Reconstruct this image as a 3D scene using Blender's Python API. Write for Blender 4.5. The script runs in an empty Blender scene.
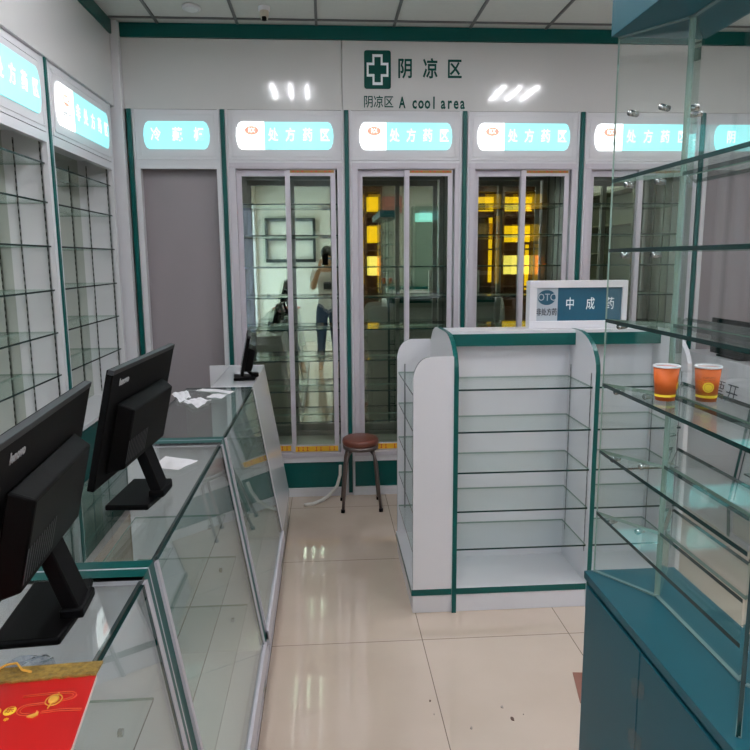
import bpy, bmesh, math, random
from mathutils import Vector, Matrix, Euler
random.seed(7)
SC = bpy.context.scene
COL = SC.collection
D2R = math.radians
H = 1.55
# ------------------------------------------------------------------ camera
cam_d = bpy.data.cameras.new('camera'); cam = bpy.data.objects.new('camera', cam_d); COL.objects.link(cam)
cam_d.sensor_width = 36; cam_d.lens = 36 * 700 / 750; cam_d.clip_start = 0.02
def cam_matrix(yaw, pitch, roll):
    yaw, p, r = D2R(yaw), D2R(pitch), D2R(roll)
    fwd = Vector((math.sin(yaw)*math.cos(p), math.cos(yaw)*math.cos(p), -math.sin(p)))
    right = Vector((math.cos(yaw), -math.sin(yaw), 0)); up = right.cross(fwd)
    r2 = right*math.cos(r) + up*math.sin(r); u2 = -right*math.sin(r) + up*math.cos(r)
    m = Matrix((r2, u2, -fwd)).transposed().to_4x4(); m.translation = Vector((0, 0, H)); return m
cam.matrix_world = cam_matrix(3.95, 9.4, -0.4)
SC.camera = cam
# ------------------------------------------------------------------ world and exposure
w = bpy.data.worlds.new('world'); SC.world = w; w.use_nodes = True
bgn = w.node_tree.nodes['Background']; bgn.inputs[0].default_value = (0.62, 0.78, 1.0, 1); bgn.inputs[1].default_value = 6.0
SC.view_settings.view_transform = 'Standard'; SC.view_settings.look = 'None'
SC.view_settings.gamma = 1; SC.view_settings.use_curve_mapping = False
SC.view_settings.exposure = 0.62
cy = SC.cycles
cy.max_bounces = 14; cy.glossy_bounces = 8; cy.diffuse_bounces = 9; cy.transmission_bounces = 8
cy.transparent_max_bounces = 64; cy.caustics_reflective = True; cy.caustics_refractive = False
cy.sample_clamp_indirect = 4.0
TUBE = 75.0
# ------------------------------------------------------------------ materials
def s2l(c):
    return tuple(((x/255)/12.92 if x/255 <= .04045 else ((x/255+.055)/1.055)**2.4) for x in c) + (1,)
MATS = {}
def mat(name, rgb, rough=.5, metal=0, spec=.5, noise=0.0, scale=8, coat=0, bump=0):
    if name in MATS: return MATS[name]
    m = bpy.data.materials.new(name); m.use_nodes = True; nt = m.node_tree; b = nt.nodes['Principled BSDF']
    col = s2l(rgb); b.inputs['Base Color'].default_value = col
    b.inputs['Roughness'].default_value = rough; b.inputs['Metallic'].default_value = metal
    b.inputs['Specular IOR Level'].default_value = spec; b.inputs['Coat Weight'].default_value = coat
    tc = nt.nodes.new('ShaderNodeTexCoord'); nz = nt.nodes.new('ShaderNodeTexNoise'); nz.inputs['Scale'].default_value = scale
    nz.inputs['Detail'].default_value = 4
    nt.links.new(tc.outputs['Object'], nz.inputs['Vector'])
    if noise:
        mx = nt.nodes.new('ShaderNodeMix'); mx.data_type = 'RGBA'; mx.blend_type = 'MULTIPLY'
        mx.inputs['Factor'].default_value = noise; mx.inputs['A'].default_value = col if noise < .9 else tuple(min(1, c*1.9) for c in col[:3]) + (1,)
        nt.links.new(nz.outputs['Fac'], mx.inputs['B']); nt.links.new(mx.outputs['Result'], b.inputs['Base Color'])
    if bump:
        bp = nt.nodes.new('ShaderNodeBump'); bp.inputs['Strength'].default_value = bump; bp.inputs['Distance'].default_value = .002
        nt.links.new(nz.outputs['Fac'], bp.inputs['Height']); nt.links.new(bp.outputs['Normal'], b.inputs['Normal'])
    MATS[name] = m; return m
def glass(name, tint, refl=1.0):
    m = bpy.data.materials.new(name); m.use_nodes = True; nt = m.node_tree; nt.nodes.clear()
    N = nt.nodes.new; L = nt.links.new
    out = N('ShaderNodeOutputMaterial'); mx = N('ShaderNodeMixShader'); tr = N('ShaderNodeBsdfTransparent'); gl = N('ShaderNodeBsdfGlossy')
    tr.inputs[0].default_value = (*tint, 1); gl.inputs['Roughness'].default_value = 0.0; gl.inputs[0].default_value = (.95, 1, .98, 1)
    lw = N('ShaderNodeLayerWeight'); lw.inputs[0].default_value = .5
    p = N('ShaderNodeMath'); p.operation = 'POWER'; p.inputs[1].default_value = 5
    a = N('ShaderNodeMath'); a.operation = 'MULTIPLY_ADD'; a.inputs[1].default_value = .93*refl; a.inputs[2].default_value = .042*refl
    L(lw.outputs['Facing'], p.inputs[0]); L(p.outputs[0], a.inputs[0]); L(a.outputs[0], mx.inputs[0])
    L(tr.outputs[0], mx.inputs[1]); L(gl.outputs[0], mx.inputs[2]); L(mx.outputs[0], out.inputs[0])
    return m
def emit(name, rgb, strength):
    m = bpy.data.materials.new(name); m.use_nodes = True; b = m.node_tree.nodes['Principled BSDF']
    b.inputs['Base Color'].default_value = s2l(rgb); b.inputs['Emission Color'].default_value = s2l(rgb)
    b.inputs['Emission Strength'].default_value = strength; b.inputs['Roughness'].default_value = .2; return m
WHITE = mat('white_laminate', (214, 212, 216), .28, noise=.05, scale=3)
HEAD = mat('glossy_white_board', (205, 203, 202), .12, noise=.05, scale=1.5, coat=.4)
GREEN = mat('dark_green_edging', (0, 80, 76), .32, spec=.3, noise=.1)
TEAL = mat('blue_teal_laminate', (12, 78, 90), .42, spec=.3, noise=.1, scale=2)
ALU = mat('aluminium', (196, 190, 198), .38, metal=.1, noise=.05)
ALUD = mat('dark_gasket', (50, 58, 62), .4)
CHROME = mat('chrome', (170, 172, 172), .22, metal=1)
STEEL = mat('stool_steel', (120, 108, 106), .3, metal=.8)
GREY = mat('grey_mauve_panel', (148, 139, 143), .45, noise=.05, scale=2)
STD = mat('slotted_standard', (140, 141, 141), .4, metal=.5)
BLACK = mat('black_plastic', (5, 4, 5), .45, spec=.09, noise=.3, scale=60)
BLACKT = mat('dark_grey_bezel', (40, 40, 44), .35)
LOGO = mat('silver_print', (165, 165, 168), .4)
PAPER = mat('paper', (225, 222, 226), .8)
CEIL = mat('ceiling_tile', (205, 205, 200), .8, noise=.08, scale=30)
TBAR = mat('ceiling_bar', (100, 100, 100), .5)
BEIGE = mat('beige_wall', (208, 204, 196), .7, noise=.05)
MIR = mat('tinted_mirror', (202, 208, 196), .0, metal=1)
GEDGE = mat('glass_edge', (14, 48, 46), .15)
GEDGEL = mat('pale_glass_edge', (130, 150, 140), .15)
GLS = glass('shelf_glass', (.945, .97, .96), .65); GLD = glass('door_glass', (.91, .93, .885), 1.0); GLC = glass('case_glass', (.95, .975, .97))
RED = mat('red_card', (196, 24, 22), .35, noise=.1)
GOLD = mat('gold_brocade', (150, 120, 55), .45, metal=.2, noise=1.0, scale=130, bump=.8)
GOLDL = mat('gold_print', (225, 165, 60), .4)
YEL = mat('yellow_print', (245, 205, 50), .5)
ORANGE = mat('orange_cup', (212, 96, 28), .55)
INK = mat('print_green', (0, 70, 62), .45, spec=.2)
DARKINK = mat('dark_print', (60, 62, 70), .6)
SEAT = mat('brown_vinyl', (120, 66, 52), .35, noise=.15, scale=25)
HOSE = mat('white_hose', (215, 212, 205), .4)
REDINK = mat('red_print', (200, 45, 40), .5)
TAPEY = mat('yellow_tape', (235, 180, 40), .4)
SIGNB = mat('sign_blue', (30, 84, 106), .3); SIGNG = mat('sign_grey', (170, 178, 186), .4)
WHP = mat('white_print', (235, 238, 240), .4)
TQ = emit('lit_turquoise', (150, 225, 228), 0.62); WL = emit('lit_white', (250, 255, 255), 1.2); WT = emit('lit_lettering', (215, 245, 246), 0.75)
# floor: polished beige tile with joints on the real grid
def floor_mat():
    m = bpy.data.materials.new('polished_tile'); m.use_nodes = True; nt = m.node_tree; b = nt.nodes['Principled BSDF']; N = nt.nodes.new; L = nt.links.new
    tc = N('ShaderNodeNewGeometry'); sx = N('ShaderNodeSeparateXYZ'); L(tc.outputs['Position'], sx.inputs[0])
    def joint(sock, off, per, wd):
        a = N('ShaderNodeMath'); a.operation = 'SUBTRACT'; a.inputs[1].default_value = off; L(sock, a.inputs[0])
        p = N('ShaderNodeMath'); p.operation = 'PINGPONG'; p.inputs[1].default_value = per/2; L(a.outputs[0], p.inputs[0])
        c = N('ShaderNodeMath'); c.operation = 'LESS_THAN'; c.inputs[1].default_value = wd; L(p.outputs[0], c.inputs[0]); return c.outputs[0]
    jx = joint(sx.outputs[0], .371, .6165, .0016); jy = joint(sx.outputs[1], 2.65, .8, .0018)
    mxm = N('ShaderNodeMath'); mxm.operation = 'MAXIMUM'; L(jx, mxm.inputs[0]); L(jy, mxm.inputs[1])
    nz = N('ShaderNodeTexNoise'); nz.inputs['Scale'].default_value = 2.2; nz.inputs['Detail'].default_value = 6; L(tc.outputs['Position'], nz.inputs['Vector'])
    cr = N('ShaderNodeValToRGB'); cr.color_ramp.elements[0].position = .3; cr.color_ramp.elements[1].position = .75
    cr.color_ramp.elements[0].color = s2l((198, 179, 163)); cr.color_ramp.elements[1].color = s2l((210, 192, 177)); L(nz.outputs['Fac'], cr.inputs[0])
    mx = N('ShaderNodeMix'); mx.data_type = 'RGBA'; L(mxm.outputs[0], mx.inputs['Factor']); L(cr.outputs[0], mx.inputs['A']); mx.inputs['B'].default_value = s2l((120, 105, 95))
    L(mx.outputs['Result'], b.inputs['Base Color']); b.inputs['Roughness'].default_value = .02; b.inputs['Specular IOR Level'].default_value = .85
    return m
FLOOR = floor_mat()
# ------------------------------------------------------------------ mesh builder
class B:
    def __init__(s): s.v = []; s.f = []; s.m = []; s.sm = []
    def add(s, vs, fs, mi=0, smooth=False):
        o = len(s.v); s.v += [tuple(v) for v in vs]
        for k, f in enumerate(fs):
            s.f.append([i+o for i in f]); s.m.append(mi[k] if isinstance(mi, (list, tuple)) else mi); s.sm.append(smooth)
        return s
    def box(s, x0, x1, y0, y1, z0, z1, mi=0, M=None):
        vs = [Vector((x, y, z)) for z in (z0, z1) for x, y in ((x0, y0), (x1, y0), (x1, y1), (x0, y1))]
        if M: vs = [M @ v for v in vs]
        return s.add(vs, [(3, 2, 1, 0), (4, 5, 6, 7), (0, 1, 5, 4), (1, 2, 6, 5), (2, 3, 7, 6), (3, 0, 4, 7)], mi)
    def prism(s, pts, axis, a, b, cap=0, side=1, sides=None):
        # pts: outline in the two other axes (order x,y,z without axis); extruded a..b along axis
        def P(p, t):
            if axis == 'X': return (t, p[0], p[1])
            if axis == 'Y': return (p[0], t, p[1])
            return (p[0], p[1], t)
        n = len(pts); vs = [P(p, a) for p in pts] + [P(p, b) for p in pts]
        fs = [tuple(range(n)), tuple(range(2*n-1, n-1, -1))] + [(i, (i+1) % n + 0, (i+1) % n + n, i+n) for i in range(n)]
        return s.add(vs, fs, [cap, cap] + (sides or [side]*n))
    def gbox(s, x0, x1, y0, y1, z0, z1, axis='Z', g=0, e=1, front=None):
        i = {'X': 0, 'Y': 1, 'Z': 2}[axis]
        mi = [[e, e, e, g, e, g], [e, e, g, e, g, e], [g, g, e, e, e, e]][i]
        if front is not None: mi = [g, g] + [1 if f == front else 2 for f in ('-y', '+x', '+y', '-x')]
        return s.box(x0, x1, y0, y1, z0, z1, mi)
    def tube(s, pts, r, n=10, mi=0, cap=True, sx=1, sy=1):
        pts = [Vector(p) for p in pts]; rings = []; prev = None
        for i, p in enumerate(pts):
            d = (pts[min(i+1, len(pts)-1)] - pts[max(i-1, 0)]).normalized()
            u = d.cross(Vector((0, 0, 1)) if abs(d.z) < .95 else Vector((1, 0, 0))).normalized() if prev is None else (prev - d*prev.dot(d)).normalized()
            prev = u; v = d.cross(u); rr = r[i] if isinstance(r, (list, tuple)) else r
            rings.append([p + (u*math.cos(2*math.pi*k/n) + v*math.sin(2*math.pi*k/n))*rr for k in range(n)])
        vs = [q for rg in rings for q in rg]; m = len(pts)
        fs = [(i*n+k, i*n+(k+1) % n, (i+1)*n+(k+1) % n, (i+1)*n+k) for i in range(m-1) for k in range(n)]
        if cap: fs += [tuple(range(n-1, -1, -1)), tuple(range((m-1)*n, m*n))]
        return s.add(vs, fs, mi, True)
    def lathe(s, prof, c, n=40, mi=0, sx=1, sy=1):
        vs = [(c[0]+r*sx*math.cos(2*math.pi*k/n), c[1]+r*sy*math.sin(2*math.pi*k/n), c[2]+z) for r, z in prof for k in range(n)]
        m = len(prof); fs = [(i*n+k, i*n+(k+1) % n, (i+1)*n+(k+1) % n, (i+1)*n+k) for i in range(m-1) for k in range(n)]
        return s.add(vs, fs, mi, True)
    def build(s, name, mats, parent=None, off=None, bevel=0, kind=None, M=None):
        me = bpy.data.meshes.new(name); o = off if off is not None else root_loc(parent)
        vs = [Vector(v) for v in s.v]
        if M: vs = [M @ v for v in vs]
        me.from_pydata([v - o for v in vs], [], s.f); 
        for mm in (mats if isinstance(mats, (list, tuple)) else [mats]): me.materials.append(mm)
        for p, i, sm in zip(me.polygons, s.m, s.sm): p.material_index = i; p.use_smooth = sm
        bm = bmesh.new(); bm.from_mesh(me); bmesh.ops.recalc_face_normals(bm, faces=bm.faces); bm.to_mesh(me); bm.free()
        ob = bpy.data.objects.new(name, me); COL.objects.link(ob)
        if parent: ob.parent = parent
        elif off is not None: ob.location = off
        if bevel:
            md = ob.modifiers.new('bevel', 'BEVEL'); md.width = bevel; md.segments = 2; md.limit_method = 'ANGLE'
        if kind: ob['kind'] = kind
        return ob
def root_loc(p):
    v = Vector((0, 0, 0))
    while p is not None:
        v = v + Vector(p.location); p = p.parent
    return v
def tag(o, label, cat, group=None, kind=None):
    o['label'] = label; o['category'] = cat
    if group: o['group'] = group
    if kind: o['kind'] = kind
    return o
def thing(name, label, cat, loc=(0, 0, 0), group=None):
    o = bpy.data.objects.new(name, None); COL.objects.link(o); o.location = loc; o.empty_display_size = .05
    return tag(o, label, cat, group)
def copy_tree(o, parent=None):
    c = o.copy(); COL.objects.link(c); c.parent = parent
    for ch in list(o.children): copy_tree(ch, c)
    return c
def struct(name, b, m, **k): return b.build(name, m, None, Vector((0, 0, 0)), kind='structure', **k)
def text(name, s, size, m, parent, org, ux, uz, depth=.0015, sx=1.0, bold=0, align='CENTER', space=1.0):
    """lettering as a thin solid; org = centre, ux = reading direction, uz = up direction"""
    c = bpy.data.curves.new('lettering', 'FONT'); c.body = s; c.size = size; c.extrude = depth/2/size*size; c.offset = bold
    c.align_x = align; c.align_y = 'CENTER'; c.space_character = space; c.resolution_u = 2
    t = bpy.data.objects.new('lettering', c); COL.objects.link(t)
    me = bpy.data.meshes.new_from_object(t.evaluated_get(bpy.context.evaluated_depsgraph_get()))
    bpy.data.objects.remove(t); me.materials.clear(); me.materials.append(m)
    ux, uz = Vector(ux).normalized(), Vector(uz).normalized(); n = ux.cross(uz); org = Vector(org) - root_loc(parent)
    for v in me.vertices: v.co = org + ux*(v.co.x*sx) + uz*v.co.y + n*v.co.z
    ob = bpy.data.objects.new(name, me); COL.objects.link(ob)
    if parent: ob.parent = parent
    return ob
def capsule(x0, x1, z0, z1, n=7, bulge=.55):
    """lightbox outline: straight top and bottom, ends bowed with rounded corners"""
    h = (z1-z0)/2; zc = (z0+z1)/2; r = h*.75; pts = []
    for s_, x in ((1, x1), (-1, x0)):
        for k in range(n):
            a = -math.pi/2 + math.pi*k/(n-1)
            zz = math.sin(a)*h; xx = x - s_*r*bulge*2*(1-math.cos(a)*1.0)*.5
            pts.append((xx, zc + s_*zz))
    return pts
# ------------------------------------------------------------------ room shell
YB, XL, ZC = 4.474, -1.22, 2.925
MY = 4.80                                        # mirror plane of the cabinets
struct('floor', B().box(-1.5, 4.4, -3.8, 5.0, -.05, 0), FLOOR)
struct('ceiling', B().box(-1.5, 4.4, -3.8, 5.0, ZC+.004, ZC+.06), CEIL)
struct('wall_back', B().box(-1.5, 4.4, 4.9, 5.0, 0, ZC+.004), BEIGE)
struct('wall_rear', B().box(-1.5, 4.4, -3.9, -3.8, 0, ZC+.004), BEIGE)
struct('wall_right', B().box(4.4, 4.5, -3.9, 5.0, 0, ZC+.004), BEIGE)
bw = B(); bw.box(-1.6, -1.5, 1.2, 5.0, 0, ZC+.004); bw.box(-1.6, -1.26, 1.1, 1.2, 0, ZC+.004)
bw.box(-1.36, -1.26, -1.3, 1.1, 0, ZC+.004); bw.box(-1.36, -1.26, -3.8, -1.3, 0, .25); bw.box(-1.36, -1.26, -3.8, -1.3, 2.45, ZC+.004); bw.box(-1.36, -1.26, -3.8, -3.7, .25, 2.45)
struct('wall_left', bw, BEIGE)
bf = B()
for y in (-3.7, -2.9, -2.1, -1.34): bf.box(-1.34, -1.28, y, y+.04, .25, 2.45)
for z in (.25, 1.9, 2.41): bf.box(-1.34, -1.28, -3.7, -1.3, z, z+.04)
wf = struct('window_1', bf, ALU)
g = B().gbox(-1.312, -1.306, -3.69, -1.31, .27, 2.43, 'X').build('pane', [glass('window_glass', (.97, .98, .98), .25), GEDGEL], wf)
# header boards above the cabinets
struct('trim_1', B().box(XL, .118, YB, YB+.02, 2.446, 2.846), HEAD, bevel=.001)
struct('trim_2', B().box(.122, 4.4, YB, YB+.02, 2.446, 2.846), HEAD, bevel=.001)
struct('trim_3', B().box(XL, 4.4, YB-.012, YB+.02, 2.848, ZC), GREEN)
struct('trim_4', B().box(XL-.02, XL, 1.2, YB-.06, 2.446, 2.846), HEAD, bevel=.001)
struct('trim_5', B().box(XL-.02, XL+.010, 1.2, YB-.06, 2.848, ZC), GREEN)
struct('trim_6', B().box(XL-.03, XL+.042, YB-.058, YB-.001, 0, ZC), WHITE, bevel=.003)
# ceiling grid
tb = B(); xs = [-.957+.4645*k for k in range(-1, 12)]; ys = [4.37-.6*k for k in range(14)]
for x in xs: tb.box(x-.008, x+.008, -3.8, YB-.012, ZC-.004, ZC+.004)
for y in ys: tb.box(XL+.01, 4.4, y-.009, y+.009, ZC-.0035, ZC+.004)
struct('trim_7', tb, TBAR)
# ------------------------------------------------------------------ fluorescent troffers
TUBEM = emit('fluorescent_tube', (248, 250, 255), TUBE)
REFL = mat('troffer_reflector', (225, 225, 225), .3)
def troffer(cx, cy_, label):
    t = thing('ceiling_light', label, 'light', (cx, cy_, ZC-.03), 'louvred fluorescent ceiling lights')
    W, L = .225, .29
    f = B(); z0, z1 = ZC-.022, ZC+.003
    f.box(cx-W, cx-W+.012, cy_-L, cy_+L, z0, z1); f.box(cx+W-.012, cx+W, cy_-L, cy_+L, z0, z1)
    f.box(cx-W+.012, cx+W-.012, cy_-L, cy_-L+.012, z0, z1); f.box(cx-W+.012, cx+W-.012, cy_+L-.012, cy_+L, z0, z1)
    f.build('frame', REFL, t)
    B().box(cx-W+.013, cx+W-.013, cy_-L+.013, cy_+L-.013, ZC-.004, ZC).build('reflector', REFL, t)
    for k in (-1, 0, 1):
        B().box(cx+k*.135-.011, cx+k*.135+.011, cy_-.25, cy_+.25, ZC-.019, ZC-.006).build('tube', TUBEM, t)
    lv = B()
    for k in range(6): y = cy_-.225+.09*k; lv.box(cx-W+.013, cx+W-.013, y-.004, y+.004, ZC-.0255, ZC-.020)
    lv.build('louvre', REFL, t)
    return t
rows = ['nearest the green cross header', 'above the counter monitors', 'just behind the viewer', 'towards the rear of the shop']
cols = {-.258: 'left', 1.60: 'right', 3.45: 'far right'}
for cx, cn in cols.items():
    for k, cy_ in enumerate((2.87, 1.07, -.73, -2.53)):
        if cn == 'far right' and k == 0: continue
        troffer(cx, cy_, '%s-row louvred fluorescent ceiling light %s' % (cn, rows[k]))
# small ceiling fittings
t = thing('ceiling_speaker', 'round white recessed fitting in the ceiling, left of the camera', 'ceiling fitting', (-.71, 4.19, ZC))
B().lathe([(.062, .0), (.062, -.008), (.05, -.014), (.046, -.010), (.0, -.012)], (-.71, 4.19, ZC), sx=.8).build('ring', WHITE, t)
B().lathe([(.044, -.013), (.03, -.018), (.0, -.019)], (-.71, 4.19, ZC), sx=.8).build('grille', REFL, t)
t = thing('security_camera', 'small white dome camera with dark lens under the ceiling', 'camera', (-.311, 4.17, ZC))
B().lathe([(.038, 0), (.038, -.018), (.030, -.022), (.0, -.022)], (-.311, 4.17, ZC), sx=.85).build('mount', WHITE, t)
B().lathe([(.030, -.022), (.030, -.045), (.022, -.062), (.0, -.068)], (-.311, 4.17, ZC), sx=.85).build('housing', mat('cam_shell', (190, 180, 165), .4), t)
B().lathe([(.013, -.055), (.013, -.074), (.0, -.076)], (-.311, 4.155, ZC)).build('lens', BLACK, t)
# ------------------------------------------------------------------ lightbox signs
def lightbox(root, T, w_, z0, z1, chars, rx, label_small=None):
    """T(u, d, z): u along the front, d out of it; sign between u=0..w_; front plate + glowing panel + lettering"""
    fr = B()
    def bx(b, u0, u1, d0, d1, za, zb, mi=0):
        vs = [T(u, d, z) for z in (za, zb) for u, d in ((u0, d0), (u1, d0), (u1, d1), (u0, d1))]
        b.add(vs, [(3, 2, 1, 0), (4, 5, 6, 7), (0, 1, 5, 4), (1, 2, 6, 5), (2, 3, 7, 6), (3, 0, 4, 7)], mi)
    bx(fr, 0, w_, 0, .02, z0, z1); 
    bd = .008
    for a in ((.02, w_-.02, z0+.02, z0+.02+bd), (.02, w_-.02, z1-.02-bd, z1-.02), (.02, .02+bd, z0+.02, z1-.02), (w_-.02-bd, w_-.02, z0+.02, z1-.02)):
        bx(fr, a[0], a[1], .02, .023, a[2], a[3])
    plate = fr.build('sign_plate', WHITE, root)
    a0, a1, c0, c1 = .048, w_-.048, z0+.062, 2.375
    outline = capsule(a0, a1, c0, c1)
    if rx:                                     # white left third, turquoise remainder
        cut = a0 + (a1-a0)*.29
        left = [p for p in outline if p[0] <= cut]; right = [p for p in outline if p[0] >= cut]
        right = right + [(cut, c1), (cut, c0)]; left = left + [(cut, c0), (cut, c1)]
        srt = lambda ps: sorted(ps, key=lambda p: math.atan2(p[1]-(c0+c1)/2, p[0]-sum(q[0] for q in ps)/len(ps)))
        for nm, ps, mm in (('white_panel', srt(left), WL), ('turquoise_panel', srt(right), TQ)):
            n = len(ps); b = B(); vs = [T(p[0], .02, p[1]) for p in ps] + [T(p[0], .026, p[1]) for p in ps]
            b.add(vs, [tuple(range(n)), tuple(range(2*n-1, n-1, -1))] + [(i, (i+1) % n, (i+1) % n+n, i+n) for i in range(n)])
            b.build(nm, mm, plate)
    else:
        cut = a0+.01; b = B(); n = len(outline); vs = [T(p[0], .02, p[1]) for p in outline] + [T(p[0], .026, p[1]) for p in outline]
        b.add(vs, [tuple(range(n)), tuple(range(2*n-1, n-1, -1))] + [(i, (i+1) % n, (i+1) % n+n, i+n) for i in range(n)])
        b.build('turquoise_panel', TQ, plate)
    ux = T(1, 0, 0) - T(0, 0, 0); zc = (c0+c1)/2
    n = len(chars)
    for i, ch in enumerate(chars):
        u = cut + (a1-cut)*((i+.5)/n); o = T(u, .0275, zc)
        text('letter', ch, .082, WT, plate, o, ux, (0, 0, 1), .002, .75, .002)
    if rx:
        u = a0 + (cut-a0)*.55
        b = B(); ps = [(u+.042*math.cos(k*math.pi/10), zc+.03+.026*math.sin(k*math.pi/10)) for k in range(20)]
        vs = [T(p[0], .026, p[1]) for p in ps] + [T(p[0], .0275, p[1]) for p in ps]
        b.add(vs, [tuple(range(20)), tuple(range(39, 19, -1))] + [(i, (i+1) % 20, (i+1) % 20+20, i+20) for i in range(20)])
        b.build('oval_mark', emit('lit_red_print', (232, 150, 130), .7) if 'RXM' not in MATS else MATS['RXM'], plate)
        text('oval_letters', rx, .038, WL, plate, T(u, .0288, zc+.03), ux, (0, 0, 1), .001, .8)
        text('small_print', label_small, .036, mat('grey_print', (120, 120, 125), .5), plate, T(u, .027, zc-.035), ux, (0, 0, 1), .001, .75)
# ------------------------------------------------------------------ cabinets along the back wall
S = [-1.155, -.604, .143, .877, 1.622, 2.40, 3.17]        # centres of the green strips
SHZ = [1.894, 1.70, 1.50, 1.304, 1.098, .894, .691, .485]
def Tback(x0): return lambda u, d, z: Vector((x0+u, YB-d+.02, z))
def back_unit(i, label, chars, rx, fridge, shelves, tall_last=False):
    x0, x1 = S[i], S[i+1]; cx = (x0+x1)/2
    t = thing('glass_door_cabinet' if fridge else 'wall_cabinet', label, 'cabinet', (cx, YB+.17, 0), 'white cabinets along the back wall')
    # green edging strip with its white side panels
    e = B().box(x0-.013, x0+.013, YB-.012, YB+.004, .02, 2.446).build('edge_strip', GREEN, t, bevel=.002)
    c = B()
    c.box(x0+.001, x0+.02, YB+.005, MY, 0, 2.446); c.box(x1-.02, x1-.001, YB+.005, MY, 0, 2.446)      # side panels
    c.box(x0+.02, x1-.02, YB+.021, MY, 2.40, 2.446); c.box(x0+.02, x1-.02, YB+.03, MY, .25, .27)
    c.box(x0+.02, x0+.030, YB-.006, YB+.02, .02, 2.446) ; c.box(x1-.030, x1-.02, YB-.006, YB+.02, .02, 2.446)
    c.box(x0+.02, x1-.02, YB, YB+.02, 2.10, 2.15)
    c.build('carcass', WHITE, t)
    B().box(x0+.02, x1-.02, YB-.004, YB+.02, .232, .27).build('ledge', WHITE, t, bevel=.003)
    B().box(x0+.02, x1-.02, YB, YB+.018, .06, .23).build('base_panel', GREEN, t)
    B().box(x0+.02, x1-.02, YB-.008, YB+.018, .0, .058).build('plinth', WHITE, t, bevel=.002)
    lightbox(t, Tback(x0+.031), x1-x0-.062, 2.152, 2.444, chars, rx, '处方药')
    if not fridge:
        f = B(); zt = 2.149
        f.box(x0+.03, x0+.05, YB-.004, YB+.05, .27, zt); f.box(x1-.045, x1-.03, YB-.004, YB+.05, .27, zt); f.box(x0+.05, x1-.045, YB-.004, YB+.05, zt-.016, zt)
        f.build('opening_frame', WHITE, t)
        B().box(x0+.022, x1-.022, YB+.08, YB+.095, .27, zt).build('grey_panel', GREY, t)
        return t
    B().box(x0+.02, x1-.02, MY-.008, MY-.002, .27, 2.40).build('mirror_back', MIR, t)
    for z in shelves:
        B().gbox(x0+.022, x1-.022, YB+.075, MY-.012, z-.004, z+.004, 'Z', front='-y').build('glass_shelf', [GLS, GEDGE, GEDGEL], t)
    st = B()
    for x in (x0+.032, x1-.042):
        for y in (YB+.12, YB+.26): st.box(x-.003, x+.003, y, y+.012, .3, 2.38)
    st.build('shelf_standard', STD, t)
    # aluminium frame with two sliding doors
    a, b_ = x0+.030, x1-.030; f = B(); zt, zb = 2.135, .27
    f.box(a, a+.038, YB-.012, YB+.06, zb, zt); f.box(b_-.030, b_, YB-.012, YB+.06, zb, zt)
    f.box(a+.038, b_-.03, YB-.012, YB+.06, zt-.036, zt); f.box(a+.038, b_-.03, YB-.012, YB+.06, zb, zb+.028)
    f.box(a-.004, b_+.004, YB-.016, YB-.012, zt-.03, zt-.024)
    f.build('door_frame', ALU, t, bevel=.0015)
    mid = (a+.038+b_-.03)/2
    def door(xa, xb, yy, nm='sliding_door'):
        d = B(); zb1, zt1 = zb+.03, zt-.038; w1 = .030
        d.box(xa, xa+w1, yy, yy+.02, zb1, zt1); d.box(xb-w1, xb, yy, yy+.02, zb1, zt1)
        d.box(xa+w1, xb-w1, yy, yy+.02, zt1-.038, zt1); d.box(xa+w1, xb-w1, yy, yy+.02, zb1, zb1+.048)
        dd = d.build(nm, ALU, t, bevel=.0012)
        B().gbox(xa+w1, xb-w1, yy+.007, yy+.012, zb1+.048, zt1-.038, 'Y').build('door_glass', [GLD, GEDGE], dd)
        return dd
    d1 = door(a+.038, mid+.018, YB+.028); d2 = door(mid-.012, b_-.042, YB+.0)
    # yellow warning tape on the rails
    for nm, xa, xb, yy, za, zb_ in (('tape_strip', mid+.01, b_-.05, YB-.001, zb+.036, zb+.072), ('tape_strip', mid+.02, b_-.05, YB-.001, zt-.058, zt-.042), ('tape_strip', a+.04, mid-.02, YB+.0268, zb+.036, zb+.072)):
        tp = B().box(xa, xb, yy-.001, yy, za, zb_).build(nm, TAPEY if za < 1 else mat('dark_gold_tape', (150, 105, 25), .4), t)
        mk = B(); n = 9; wdt = (xb-xa)
        for k in range(n):
            u = xa + wdt*(k+.7)/(n+.6)
            if k in (3, 6): continue
            mk.box(u-.007, u+.007, yy-.0016, yy-.001, za+.006, za+.009); mk.box(u-.002, u+.002, yy-.0016, yy-.001, za+.004, zb_-.004); mk.box(u-.007, u+.007, yy-.0016, yy-.001, zb_-.008, zb_-.006)
        mk.build('printed_marks', REDINK, tp)
    return t
back_unit(0, 'narrow open back-wall cabinet with grey panel, in the corner by the left shelving', '冷藏柜', None, False, [])
back_unit(1, 'sliding glass door cabinet just left of the brown stool, its sign reading RX', '处方药区', 'RX', True, SHZ)
back_unit(2, 'sliding glass door cabinet directly under the green cross and lettering', '处方药区', 'RX', True, SHZ[2:])
back_unit(3, 'sliding glass door cabinet behind the blue sign box', '处方药区', 'RX', True, SHZ)
back_unit(4, 'sliding glass door cabinet seen through the clear glass showcase', '处方药区', 'RX', True, SHZ)
u5 = back_unit(5, 'right-hand back-wall cabinet with a plain grey panel behind the showcase', '阴凉柜', None, False, [])
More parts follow.
